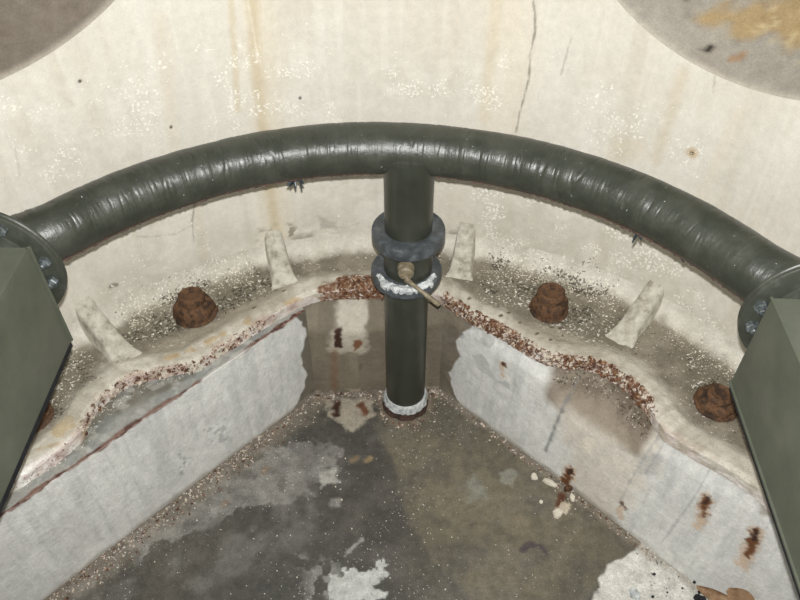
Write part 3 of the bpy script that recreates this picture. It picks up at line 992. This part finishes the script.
# ================================================================== anchor nuts
def anchor_nut(q, r_top, rz, sc, label, tilt=0.0, flat=False, seed=0):
    x, y = on_z([q], ZL)[0] if not isinstance(q, np.ndarray) else q
    o = empty('anchor_nut', (x, y, ZL - 0.010), rz)
    tag(o, label, 'nut', 'rusty anchor nuts on the ledge')
    h = 0.03 if flat else 0.048

    def hexy(a):
        k = (a % (PI / 3)) - PI / 6
        return 0.15 + 0.85 * math.cos(PI / 6) / math.cos(k) * 1.06
    R = 0.056 * sc
    bm_obj('washer', lathe([(R * 1.08, 0), (R * 1.1, 0.006), (R * 1.02, 0.010), (R * 0.9, 0.011)], 36, 'Z', 0.04, seed), M_RUST, o, 60)
    bm_obj('hex_nut', lathe([(R * 0.97, 0.008), (R, 0.014), (R * 0.97, h * 0.6), (R * 0.9, h * 0.9), (R * 0.76, h), (R * 0.5, h + 0.001)], 36, 'Z', 0.016, seed + 1, True, hexy), M_RUST, o, 60)
    s = r_top
    b = bm_obj('bolt_end', lathe([(s, h - 0.006), (s * 1.02, h + 0.010), (s * 0.98, h + 0.020), (s * 0.80, h + 0.026), (s * 0.70, h + 0.024), (s * 0.3, h + 0.022)], 28, 'Z', 0.025, seed + 2), M_RUST, o, 60)
    if flat:
        b.scale.z = 0.8
    o.rotation_euler = (tilt, -tilt * 0.6, rz)
    return o


anchor_nut((195, 311), 0.033, 0.3, 0.93, 'rusty hex anchor nut with protruding round bolt end on the left-hand ledge', 0, False, 11)
anchor_nut((549, 307), 0.036, 0.0, 0.84, 'rusty orange anchor nut on the ledge between two ribs over the whitewashed wall hollow', 0.05, False, 21)
anchor_nut((717, 402), 0.030, 0.5, 0.86, 'flat dark rusty anchor nut on the ledge partly under the duct', 0.0, True, 31)
anchor_nut((29, 416), 0.03, 0.2, 0.85, 'rusty anchor nut on the ledge almost hidden below the duct edge', 0.0, True, 41)

# ================================================================== header pipe
YAW = -math.radians(5.17)
MID = np.array([-0.0175, 0.895])
ZR = 0.878


def loc(x, y):                     # duct frame -> world
    c, s = math.cos(YAW), math.sin(YAW)
    return MID[0] + c * x - s * y, MID[1] + s * x + c * y


RP = 0.0555
cyl = -0.308
ang0 = math.radians(54)
pts = [(0.79 * math.sin(a), cyl + 0.79 * math.cos(a)) for a in np.linspace(-ang0, ang0, 220)]
XF, YF = 0.720, 0.052


def bez(p0, p1, p2, p3, n):
    t = np.linspace(0, 1, n)[:, None]
    return (1 - t) ** 3 * p0 + 3 * (1 - t) ** 2 * t * p1 + 3 * (1 - t) * t * t * p2 + t ** 3 * p3


e1 = np.array(pts[-1])
tg = np.array([math.cos(ang0), -math.sin(ang0)])
endb = bez(e1, e1 + tg * 0.05, np.array([XF, YF + 0.045]), np.array([XF, YF]), 40)[1:]
endl = endb[::-1] * np.array([-1, 1])
path = np.vstack([endl, np.array(pts), endb])
header = empty('header_pipe', (*loc(0, 0.3), ZR))
tag(header, 'thick dark green curved pipe with tee branch spanning between two ducts', 'pipe')
HO = np.array([*loc(0, 0.3), ZR])


def to_header(bmv):
    for v in bmv.verts:
        v.co -= Vector(HO)
    return bmv


W = np.array([[*loc(x, y)] for x, y in path])
seg = np.r_[0, np.cumsum(np.hypot(*np.diff(W, axis=0).T))]
npth = 900
sa = np.linspace(0, seg[-1], npth)
cx, cy = np.interp(sa, seg, W[:, 0]), np.interp(sa, seg, W[:, 1])
tx, ty = np.gradient(cx), np.gradient(cy)
nl = np.hypot(tx, ty)
nx, ny = -ty / nl, tx / nl         # outward (toward the shell)
nk = 56
aa = np.linspace(0, 2 * PI, nk, endpoint=False)
SA, AA = np.meshgrid(sa, aa, indexing='ij')
rip = fbm(np.c_[SA.ravel() * 30, AA.ravel() * 0.35], 1.0, 3, 90).reshape(SA.shape) - 0.5
rip2 = np.abs(fbm(np.c_[SA.ravel() * 55, AA.ravel() * 0.6], 1.0, 2, 95).reshape(SA.shape) - 0.5)
slow = fbm(np.c_[SA.ravel() * 4, np.cos(AA).ravel() * 1.5 + 3], 1.0, 3, 91).reshape(SA.shape) - 0.5
crk = 0.0012 * (1 - sstep(0.0, 0.04, rip2))
RRp = RP + 0.0022 * rip + 0.004 * slow - crk
Vx = cx[:, None] + nx[:, None] * np.cos(AA) * RRp - HO[0]
Vy = cy[:, None] + ny[:, None] * np.cos(AA) * RRp - HO[1]
Vz = ZR + np.sin(AA) * RRp - HO[2]
pm = mesh_obj('pipe_body', np.c_[Vx.ravel(), Vy.ravel(), Vz.ravel()], grid_faces(npth, nk, True, True), M_PIPE, header)
uvl = pm.data.uv_layers.new(name='wrap')
li = np.zeros(len(pm.data.loops), int)
pm.data.loops.foreach_get('vertex_index', li)
uvs = np.c_[SA.ravel()[li] * 1.0, np.abs(AA.ravel()[li] - PI) * RP]
uvl.data.foreach_set('uv', uvs.ravel())
# ragged brown lap of the wrap under the pipe, facing the pit
sl = np.linspace(0.05, seg[-1] - 0.05, 420)
k = np.abs(np.interp(sl, sa, cx) - 0.02) > 0.062
Rr = np.random.RandomState(3)
bm = bmesh.new()
prev = None
for s_, ok in zip(sl, k):
    if not ok:
        prev = None
        continue
    px_, py_ = np.interp(s_, sa, cx), np.interp(s_, sa, cy)
    mx_, my_ = np.interp(s_, sa, nx), np.interp(s_, sa, ny)
    hang = 0.0015 + 0.003 * Rr.rand() * (Rr.rand() > 0.6)
    ring_ = []
    for (rr_, a_) in [(RP - 0.004, -2.42), (RP + hang, -2.36), (RP + hang * 0.9, -2.32), (RP - 0.004, -2.26)]:
        ring_.append(bm.verts.new((px_ + mx_ * math.cos(a_) * rr_, py_ + my_ * math.cos(a_) * rr_, ZR + math.sin(a_) * rr_)))
    if prev:
        for i in range(4):
            bm.faces.new((prev[i], prev[(i + 1) % 4], ring_[(i + 1) % 4], ring_[i]))
    prev = ring_
bm_obj('wrap_seam', to_header(bm), M_BROWN, header)
# flakes of paint hanging from the pipe
def flake_cluster(u, v, n, size, seed):
    d = ray(u, v)
    t = (ZR - 0.052 - CZ) / d[2]
    c = Vector((d[0] * t, d[1] * t - 0.008, ZR - 0.052))
    R = np.random.RandomState(seed)
    for i in range(n):
        bm = bmesh.new()
        L, wd = size * (0.7 + R.rand()), size * 0.22
        a, b = Vector((R.rand() - .5, -0.4, R.rand() - .5)).normalized(), None
        b = a.cross(Vector((0.3, 1, 0.2))).normalized()
        nn = a.cross(b)
        q = c + Vector(((R.rand() - .5) * size * 0.8, 0, (R.rand() - .5) * size * 0.5))
        vs = []
        for (s1, s2) in [(-.5, -.3), (-.1, -1), (.5, -.2), (.45, .3), (.0, .9), (-.5, .4)]:
            vs.append(q + a * (L * s1) + b * (wd * s2) + nn * (0.15 * size * s1 * s1 * 4))
        top = [bm.verts.new(x + nn * 0.0008) for x in vs]
        bot = [bm.verts.new(x - nn * 0.0008) for x in vs]
        bm.faces.new(top)
        bm.faces.new(bot[::-1])
        for k_ in range(6):
            bm.faces.new((top[k_], bot[k_], bot[(k_ + 1) % 6], top[(k_ + 1) % 6]))
        bm_obj('paint_flake', to_header(bm), M_CHIP, header)


flake_cluster(297, 177, 8, 0.030, 1)
flake_cluster(258, 184, 1, 0.014, 2)
flake_cluster(638, 234, 2, 0.020, 3)
flake_cluster(683, 257, 2, 0.012, 4)
flake_cluster(76, 243, 1, 0.014, 5)

# tee branch: upright stub under the header with its flange
TX, TY = 0.020, 1.365
def move(bm, x, y, z=0):
    for v in bm.verts:
        v.co += Vector((x, y, z))
    return bm


RT = 0.0565
bm_obj('tee_branch', to_header(move(lathe([(RT, 0.665), (RT, 0.80), (RT * 1.01, 0.835), (RT * 1.05, 0.85), (RT * 1.05, 0.875)], 56, 'Z'), TX, TY)), M_GREEN, header, 40)


def flange_prof(r, z0, z1, c=0.005):
    return [(r * 0.62, z0), (r - c, z0), (r - 0.001, z0 + c * 0.5), (r, z0 + c), (r, z1 - c), (r - 0.001, z1 - c * 0.5), (r - c, z1), (r * 0.62, z1)]


bm_obj('branch_flange', to_header(move(lathe(flange_prof(0.0875, 0.633, 0.669, 0.007), 64, 'Z', 0.004, 5), TX, TY)), M_VFLANGE, header, 40)


def hex_bolt(name, parent, mat, r=0.011, h=0.010, axis='Z', at=(0, 0, 0), rot=0, thread=True):
    bm = lathe([(r, 0), (r, h * 0.8), (r * 0.85, h)], 6, axis)
    for v in bm.verts:
        pass
    if thread:
        b2 = lathe([(r * 0.55, h * 0.9), (r * 0.55, h * 1.7), (r * 0.4, h * 1.9)], 10, axis)
        me = bpy.data.meshes.new('tmp')
        b2.to_mesh(me)
        b2.free()
        bm.from_mesh(me)
        bpy.data.meshes.remove(me)
    o = bm_obj(name, bm, mat, parent)
    o.location = at
    if axis == 'Y':
        o.rotation_euler = (0, rot, 0)
    else:
        o.rotation_euler = (0, 0, rot)
    return o


# end flanges, bolted to the duct stubs
def end_flange_pair(sx):
    fx_, fy_ = XF * sx, YF
    w = loc(fx_, fy_)
    # header's own flange
    f1 = bm_obj('end_flange', lathe([(0.05, 0.0), (0.122, 0.0), (0.124, 0.002), (0.124, 0.006), (0.122, 0.008), (0.05, 0.008)], 72, 'Y'), M_FLANGE, header, 40)
    f1.location = (w[0] - HO[0], w[1] - HO[1], 0)
    f1.rotation_euler = (0, 0, YAW)
    return w


for sx in (-1, 1):
    end_flange_pair(sx)

# ================================================================== ducts
# inner end corner (x, y), lower and upper level, run off the camera axis
DUCT = {-1: ((-0.625, 0.948), 0.733, 0.958, 0.3), 1: ((0.590, 0.836), 0.742, 0.949, 3.0)}
for sx in (-1, 1):
    (qx, qy), ZD0, ZD1, dy = DUCT[sx]
    cx_ = XF * sx
    O = np.array(loc(cx_, 0.0))
    o = empty('square_duct', (*O, ZD0))
    tag(o, 'grey-green square steel duct bolted to the %s' % ('pipe end over the rust-lined pit wall' if sx < 0 else 'pipe end above the flat dark nut'), 'duct', 'square ducts')
    fw = np.array([math.sin(math.radians(dy)), math.cos(math.radians(dy))])     # away from the camera
    rt = np.array([fw[1], -fw[0]]) * sx                                          # outward
    bm = bmesh.new()
    bmesh.ops.create_cube(bm, size=1)
    for v in bm.verts:
        q = np.array([qx, qy]) + rt * 0.21 * (v.co.x + 0.5) - fw * 0.93 * (v.co.y + 0.5) - O
        v.co = Vector((q[0], q[1], (ZD1 - ZD0) * (v.co.z + 0.5)))
    bmesh.ops.bevel(bm, geom=list(bm.edges), offset=0.0035, segments=2, affect='EDGES')
    bm_obj('duct_body', bm, M_DUCT, o, 30)
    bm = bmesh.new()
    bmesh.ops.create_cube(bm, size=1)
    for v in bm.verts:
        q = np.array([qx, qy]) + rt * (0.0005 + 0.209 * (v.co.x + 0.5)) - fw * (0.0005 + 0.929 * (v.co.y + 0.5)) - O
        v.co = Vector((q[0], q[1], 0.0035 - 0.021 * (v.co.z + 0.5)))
    g = bm_obj('black_strip', bm, M_BLACK, o)  # thin black layer along the duct's underside, material left open
    g['label'] = 'black strip under the duct'
    y1 = -0.01
    # collar and flange
    zc = ZR - ZD0
    cw = Matrix.Rotation(YAW, 3, 'Z')
    c = bm_obj('collar', lathe([(0.086, -(YF - 0.018)), (0.084, -(YF - 0.022)), (0.084, 0.03)], 64, 'Y'), M_FLANGE, o, 40)
    c.location = (0, 0, zc)
    c.rotation_euler = (0, 0, YAW)
    f = bm_obj('duct_flange', lathe([(0.05, 0.0), (0.123, 0.0), (0.1255, 0.002), (0.1255, 0.008), (0.123, 0.010), (0.05, 0.010)], 72, 'Y'), M_FLANGE, o, 40)
    f.location = cw @ Vector((0, YF - 0.009, zc))
    f.rotation_euler = (0, 0, YAW)
    for i, a in enumerate([61, 12, -14, -45, -80, -115, 100, 140, 180, 215]):
        a = math.radians(a if sx < 0 else 180 - a)
        h = hex_bolt('bolt', o, M_STEEL, 0.0115, 0.010, 'Y', cw @ Vector((0.105 * math.cos(a), YF - 0.0185, zc + 0.105 * math.sin(a))), a)
        h.rotation_euler = (0, a, YAW)

# ================================================================== valve
valve = empty('ball_valve', (TX, TY, 0.543))
tag(valve, 'dark green valve body with brass stem and lever, between two round flanges', 'valve')
bm_obj('valve_body', lathe([(0.060, 0.0), (0.0605, 0.02), (0.0595, 0.045), (0.0605, 0.07), (0.060, 0.0905)], 56, 'Z'), M_GREEN, valve, 40)
g = bm_obj('stem_boss', lathe([(0.0205, -0.055), (0.0205, -0.066), (0.0185, -0.070), (0.0185, -0.082), (0.0150, -0.086), (0.008, -0.087)], 12, 'Y'), M_BRASS, valve, 30)
for v in g.data.vertices:
    v.co.y = -v.co.y if v.co.y > 0 else v.co.y
g.location = (-0.006, 0, 0.052)
g.rotation_euler = (-0.0, 0, 0)
p0, p1 = Vector((-0.004, -0.086, 0.036)), Vector((0.0735, -0.104, -0.028))
ph = [p0 + Vector((-0.001, 0.01, 0.014)), p0, p0 + (p1 - p0) * 0.2, p0 + (p1 - p0) * 0.55, p0 + (p1 - p0) * 0.58, p1]
bm_obj('lever', tube(ph, [0.0075, 0.0085, 0.005, 0.005, 0.0066, 0.0066], 12), M_BRASS, valve, 40)

# ================================================================== upright pipe
stand = empty('upright_pipe', (TX - 0.004, TY, 0))
tag(stand, 'dark green upright pipe standing on the pit floor with flange on top', 'pipe')
bm_obj('pipe_body', lathe([(RT, 0.0), (RT, 0.2), (RT, 0.515)], 56, 'Z'), M_GREEN, stand, 40)
tf = bm_obj('top_flange', lathe(flange_prof(0.088, 0.512, 0.543, 0.006), 64, 'Z', 0.004, 6), M_VFLANGE, stand, 40)
# smeared sealant on the flange, toward the pit
R = np.random.RandomState(12)
bm = bmesh.new()
secs = []
for i in range(46):
    a = math.radians(-90 - 66 + 132 * i / 45)
    ri = 0.066 + 0.004 * R.rand()
    ro = 0.086 + 0.005 * R.rand() if 5 < i < 40 else 0.078 + 0.005 * R.rand()
    sec = []
    for q in range(5):
        r = ri + (ro - ri) * q / 4
        z = 0.5425 + (0.0045 + 0.004 * R.rand()) * (1 if 0 < q < 4 else 0.1)
        sec.append(bm.verts.new((r * math.cos(a), r * math.sin(a), z)))
    sec.append(bm.verts.new((ro * math.cos(a), ro * math.sin(a), 0.533 + 0.004 * R.rand())))
    sec.append(bm.verts.new((ri * math.cos(a), ri * math.sin(a), 0.540)))
    secs.append(sec)
for i in range(45):
    for q in range(7):
        bm.faces.new((secs[i][q], secs[i][(q + 1) % 7], secs[i + 1][(q + 1) % 7], secs[i + 1][q]))
bm.faces.new(secs[0]); bm.faces.new(secs[-1][::-1])
bm_obj('sealant', bm, M_SEAL, tf)
# base: silver collar of sealant over a rusty ring
bm_obj('base_sealant', lathe([(RT + 0.001, 0.052), (RT + 0.004, 0.046), (RT + 0.008, 0.034), (RT + 0.009, 0.024), (RT + 0.001, 0.02)][::-1], 56, 'Z', 0.03, 8), M_SEAL, stand)
bm_obj('rusty_base', lathe([(0.068, 0.0), (0.067, 0.010), (0.064, 0.022), (RT, 0.026)], 40, 'Z', 0.05, 9), M_BROWN, stand)

# ================================================================== loose bits on the floor
def chip(name, q, L, Wd, H, rz, mat, label, cat, seed, group=None, z=0.0):
    x, y = on_z([q], z)[0]
    R = np.random.RandomState(seed)
    bm = bmesh.new()
    n = 9
    tp, bt = [], []
    for i in range(n):
        a = 2 * PI * i / n
        k = 0.75 + 0.45 * R.rand()
        tp.append(bm.verts.new((L / 2 * k * math.cos(a) * 0.85, Wd / 2 * k * math.sin(a) * 0.85, H * (0.7 + 0.5 * R.rand()))))
        bt.append(bm.verts.new((L / 2 * k * math.cos(a), Wd / 2 * k * math.sin(a), 0)))
    c = bm.verts.new((0, 0, H * 1.1))
    for i in range(n):
        j = (i + 1) % n
        bm.faces.new((bt[i], bt[j], tp[j], tp[i]))
        bm.faces.new((tp[i], tp[j], c))
    bm.faces.new(bt[::-1])
    o = bm_obj(name, bm, mat)
    o.location = (x, y, z - 0.0005)
    o.rotation_euler = (0, 0, rz)
    tag(o, label, cat, group)
    return o


chip('plaster_chip', (550, 483), 0.048, 0.022, 0.008, -0.5, M_WCHIP, 'largest cream plaster chip on floor at foot of the whitewashed wall', 'chip', 1, 'plaster chips')
chip('plaster_chip', (534, 477), 0.020, 0.026, 0.007, 0.2, M_WCHIP, 'small rounded cream plaster chip by the wall foot beside the largest chip', 'chip', 2, 'plaster chips')
chip('plaster_chip', (572, 498), 0.018, 0.024, 0.007, 0.2, M_WCHIP, 'cream plaster chip at the upper end of the rust mark', 'chip', 3, 'plaster chips')
chip('plaster_chip', (558, 514), 0.030, 0.026, 0.007, 0.4, M_WCHIP, 'cream plaster chip at the lower end of the rust mark', 'chip', 4, 'plaster chips')
chip('plaster_chip', (541, 502), 0.014, 0.010, 0.005, -0.5, M_WCHIP, 'tiny cream plaster chip on open floor near the rust mark', 'chip', 5, 'plaster chips')
chip('rust_lump', (568, 489), 0.030, 0.018, 0.012, 0.5, M_RUST, 'brown lump of rust against the whitewashed wall foot', 'rust', 6)
chip('black_lump', (695, 582), 0.013, 0.011, 0.009, 0.2, M_BLACK, 'small black lump on the white paint spill', 'debris', 7)
chip('black_lump', (699, 599), 0.028, 0.018, 0.012, -0.4, M_BLACK, 'larger black lump on white paint spill against the dry leaves', 'debris', 8)
chip('pebble', (659, 552), 0.014, 0.012, 0.008, 0.1, M_LEAF, 'brown pebble at the foot of whitewashed wall on the paint spill', 'stone', 9)
chip('glass_shard', (634, 594), 0.026, 0.036, 0.006, 0.3, M_SEAL, 'pale grey shard lying on the white paint spill', 'shard', 10)


def leaf(q, L, Wd, rz, curl, label, seed, z=0.004):
    x, y = on_z([q], 0)[0]
    bm = bmesh.new()
    n, m = 12, 6
    top, bot = [], []
    for i in range(n + 1):
        s = i / n
        w = Wd * math.sin(PI * min(max(s, 0.03), 0.97)) ** 0.7
        rt, rb = [], []
        for j in range(m + 1):
            t = j / m - 0.5
            zz_ = curl * (2 * t) ** 2 * w / Wd + 0.010 * math.sin(s * 3 + seed) + 0.012
            rt.append(bm.verts.new((L * (s - .5), w * t, zz_ + 0.0008)))
            rb.append(bm.verts.new((L * (s - .5), w * t, zz_ - 0.0008)))
        top.append(rt); bot.append(rb)
    for i in range(n):
        for j in range(m):
            bm.faces.new((top[i][j], top[i][j + 1], top[i + 1][j + 1], top[i + 1][j]))
            bm.faces.new((bot[i][j], bot[i + 1][j], bot[i + 1][j + 1], bot[i][j + 1]))
    for i in range(n):
        for j, in ((0,), (m,)):
            bm.faces.new((top[i][j], bot[i][j], bot[i + 1][j], top[i + 1][j]))
    bmesh.ops.remove_doubles(bm, verts=bm.verts, dist=1e-6)
    eR = (BR - AR) / np.linalg.norm(BR - AR)
    nR = np.array([-eR[1], eR[0]])
    nR = nR if nR @ (CEN - AR) > 0 else -nR        # into the pit
    run, hgt = on_line(AR, BR)([q])[0]
    c = AR + eR * run + nR * 0.012
    ux = Vector((*eR, 0))
    uz = (Vector((*nR, 0)) * 0.75 + Vector((0, 0, 0.66))).normalized()
    mtx = Matrix((ux, uz.cross(ux), uz)).transposed() @ Matrix.Rotation(rz, 3, 'Z')
    for v in bm.verts:
        v.co = mtx @ v.co
    zmin = min(v.co.z for v in bm.verts)
    o = bm_obj('dry_leaf', bm, M_LEAF, None, 60)
    o.location = (c[0], c[1], max(hgt, 0.0) if hgt + zmin > 0 else -zmin)
    tag(o, label, 'leaf', 'dry leaves')


leaf((719, 589), 0.085, 0.026, 0.25, 0.010, 'narrow pointed brown dry leaf leaning on the wall foot', 1)
leaf((745, 595), 0.070, 0.052, -0.1, 0.006, 'broad brown dry leaf leaning on wall foot beside the narrow one', 2)

# loose grit: too much to count
R = np.random.RandomState(5)
spots, spots2 = [], []
for _ in range(520):
    t = R.rand()
    p = AL + (BL - AL) * t
    d = abs(R.randn()) * 0.03 + 0.006
    spots.append((p[0] + d * 0.72, p[1] - d * 0.69, 0.0015))
for _ in range(160):
    p = AL + (AR - AL) * R.rand()
    spots.append((p[0], p[1] - 0.006 - abs(R.randn()) * 0.016, 0.0015))
for _ in range(160):
    p = AR + (BR - AR) * R.rand() * 0.62
    d = abs(R.randn()) * 0.012 + 0.006
    spots.append((p[0] - d * 0.7, p[1] - d * 0.7, 0.0015))
for _ in range(140):
    a = R.rand() * 2 * PI
    d = 0.082 + 0.03 * R.rand() ** 2
    y = TY + d * math.sin(a)
    if y < 1.39:
        spots.append((TX + d * math.cos(a), y, 0.0015))
sc_ = on_z([(60 + 400 * R.rand(), 440 + 200 * R.rand()) for _ in range(260)], 0)
for x, y in sc_:
    if (x + 0.255) * 0.72 - (1.402 - y) * 0.69 > -0.5 and x > -0.255 - (1.402 - y) * 0.94:
        spots2.append((x, y, 0.001))
sg = on_z([(650 + 60 * R.rand(), 553 + 45 * R.rand()) for _ in range(40)], 0)
g1 = scales('rust_grit', [s for s in spots if s[0] > -0.99], M_CRUST, None, 0.0033, 21)
g1['kind'] = 'stuff'
tag(g1, 'pinkish brown rust grit scattered along the foot of the pit walls', 'grit')
g2 = scales('plaster_crumbs', spots2, M_WCHIP, None, 0.0018, 22)
g2['kind'] = 'stuff'
tag(g2, 'fine white plaster crumbs strewn over the dark floor', 'grit')
g3 = scales('dark_crumbs', [(x, y, 0.0015) for x, y in sg if (x - AR[0]) * 0.7 + (y - AR[1]) * 0.7 < -0.01], M_BLACK, None, 0.004, 23)
g3['kind'] = 'stuff'
tag(g3, 'dark crumbs peppered over the white paint spill', 'grit')
# crumbs of lime on the ledge pockets
ls = []
for a0, a1, n in [(-43, -22, 420), (15, 37, 420), (45, 62, 260), (-62, -50, 160)]:
    for _ in range(n):
        t = math.radians(a0 + (a1 - a0) * R.rand())
        r = 0.965 + 0.07 * R.rand()
        f = max(0, (r - (RW - 0.05)) / 0.05)
        z = ZL - 0.007 + 0.05 * (1 - math.sqrt(max(1 - f * f, 0)))
        q = polar(t, r)
        if all(math.hypot(q[0] - o.location.x, q[1] - o.location.y) > 0.068 for o in bpy.data.objects if o.name.startswith('anchor_nut')):
            ls.append((*q, z))
g4 = scales('lime_crumbs', ls, M_WCHIP, None, 0.0022, 24)
g4['kind'] = 'stuff'
tag(g4, 'white lime crumbs lying on the grimy ledge behind the nuts', 'grit')
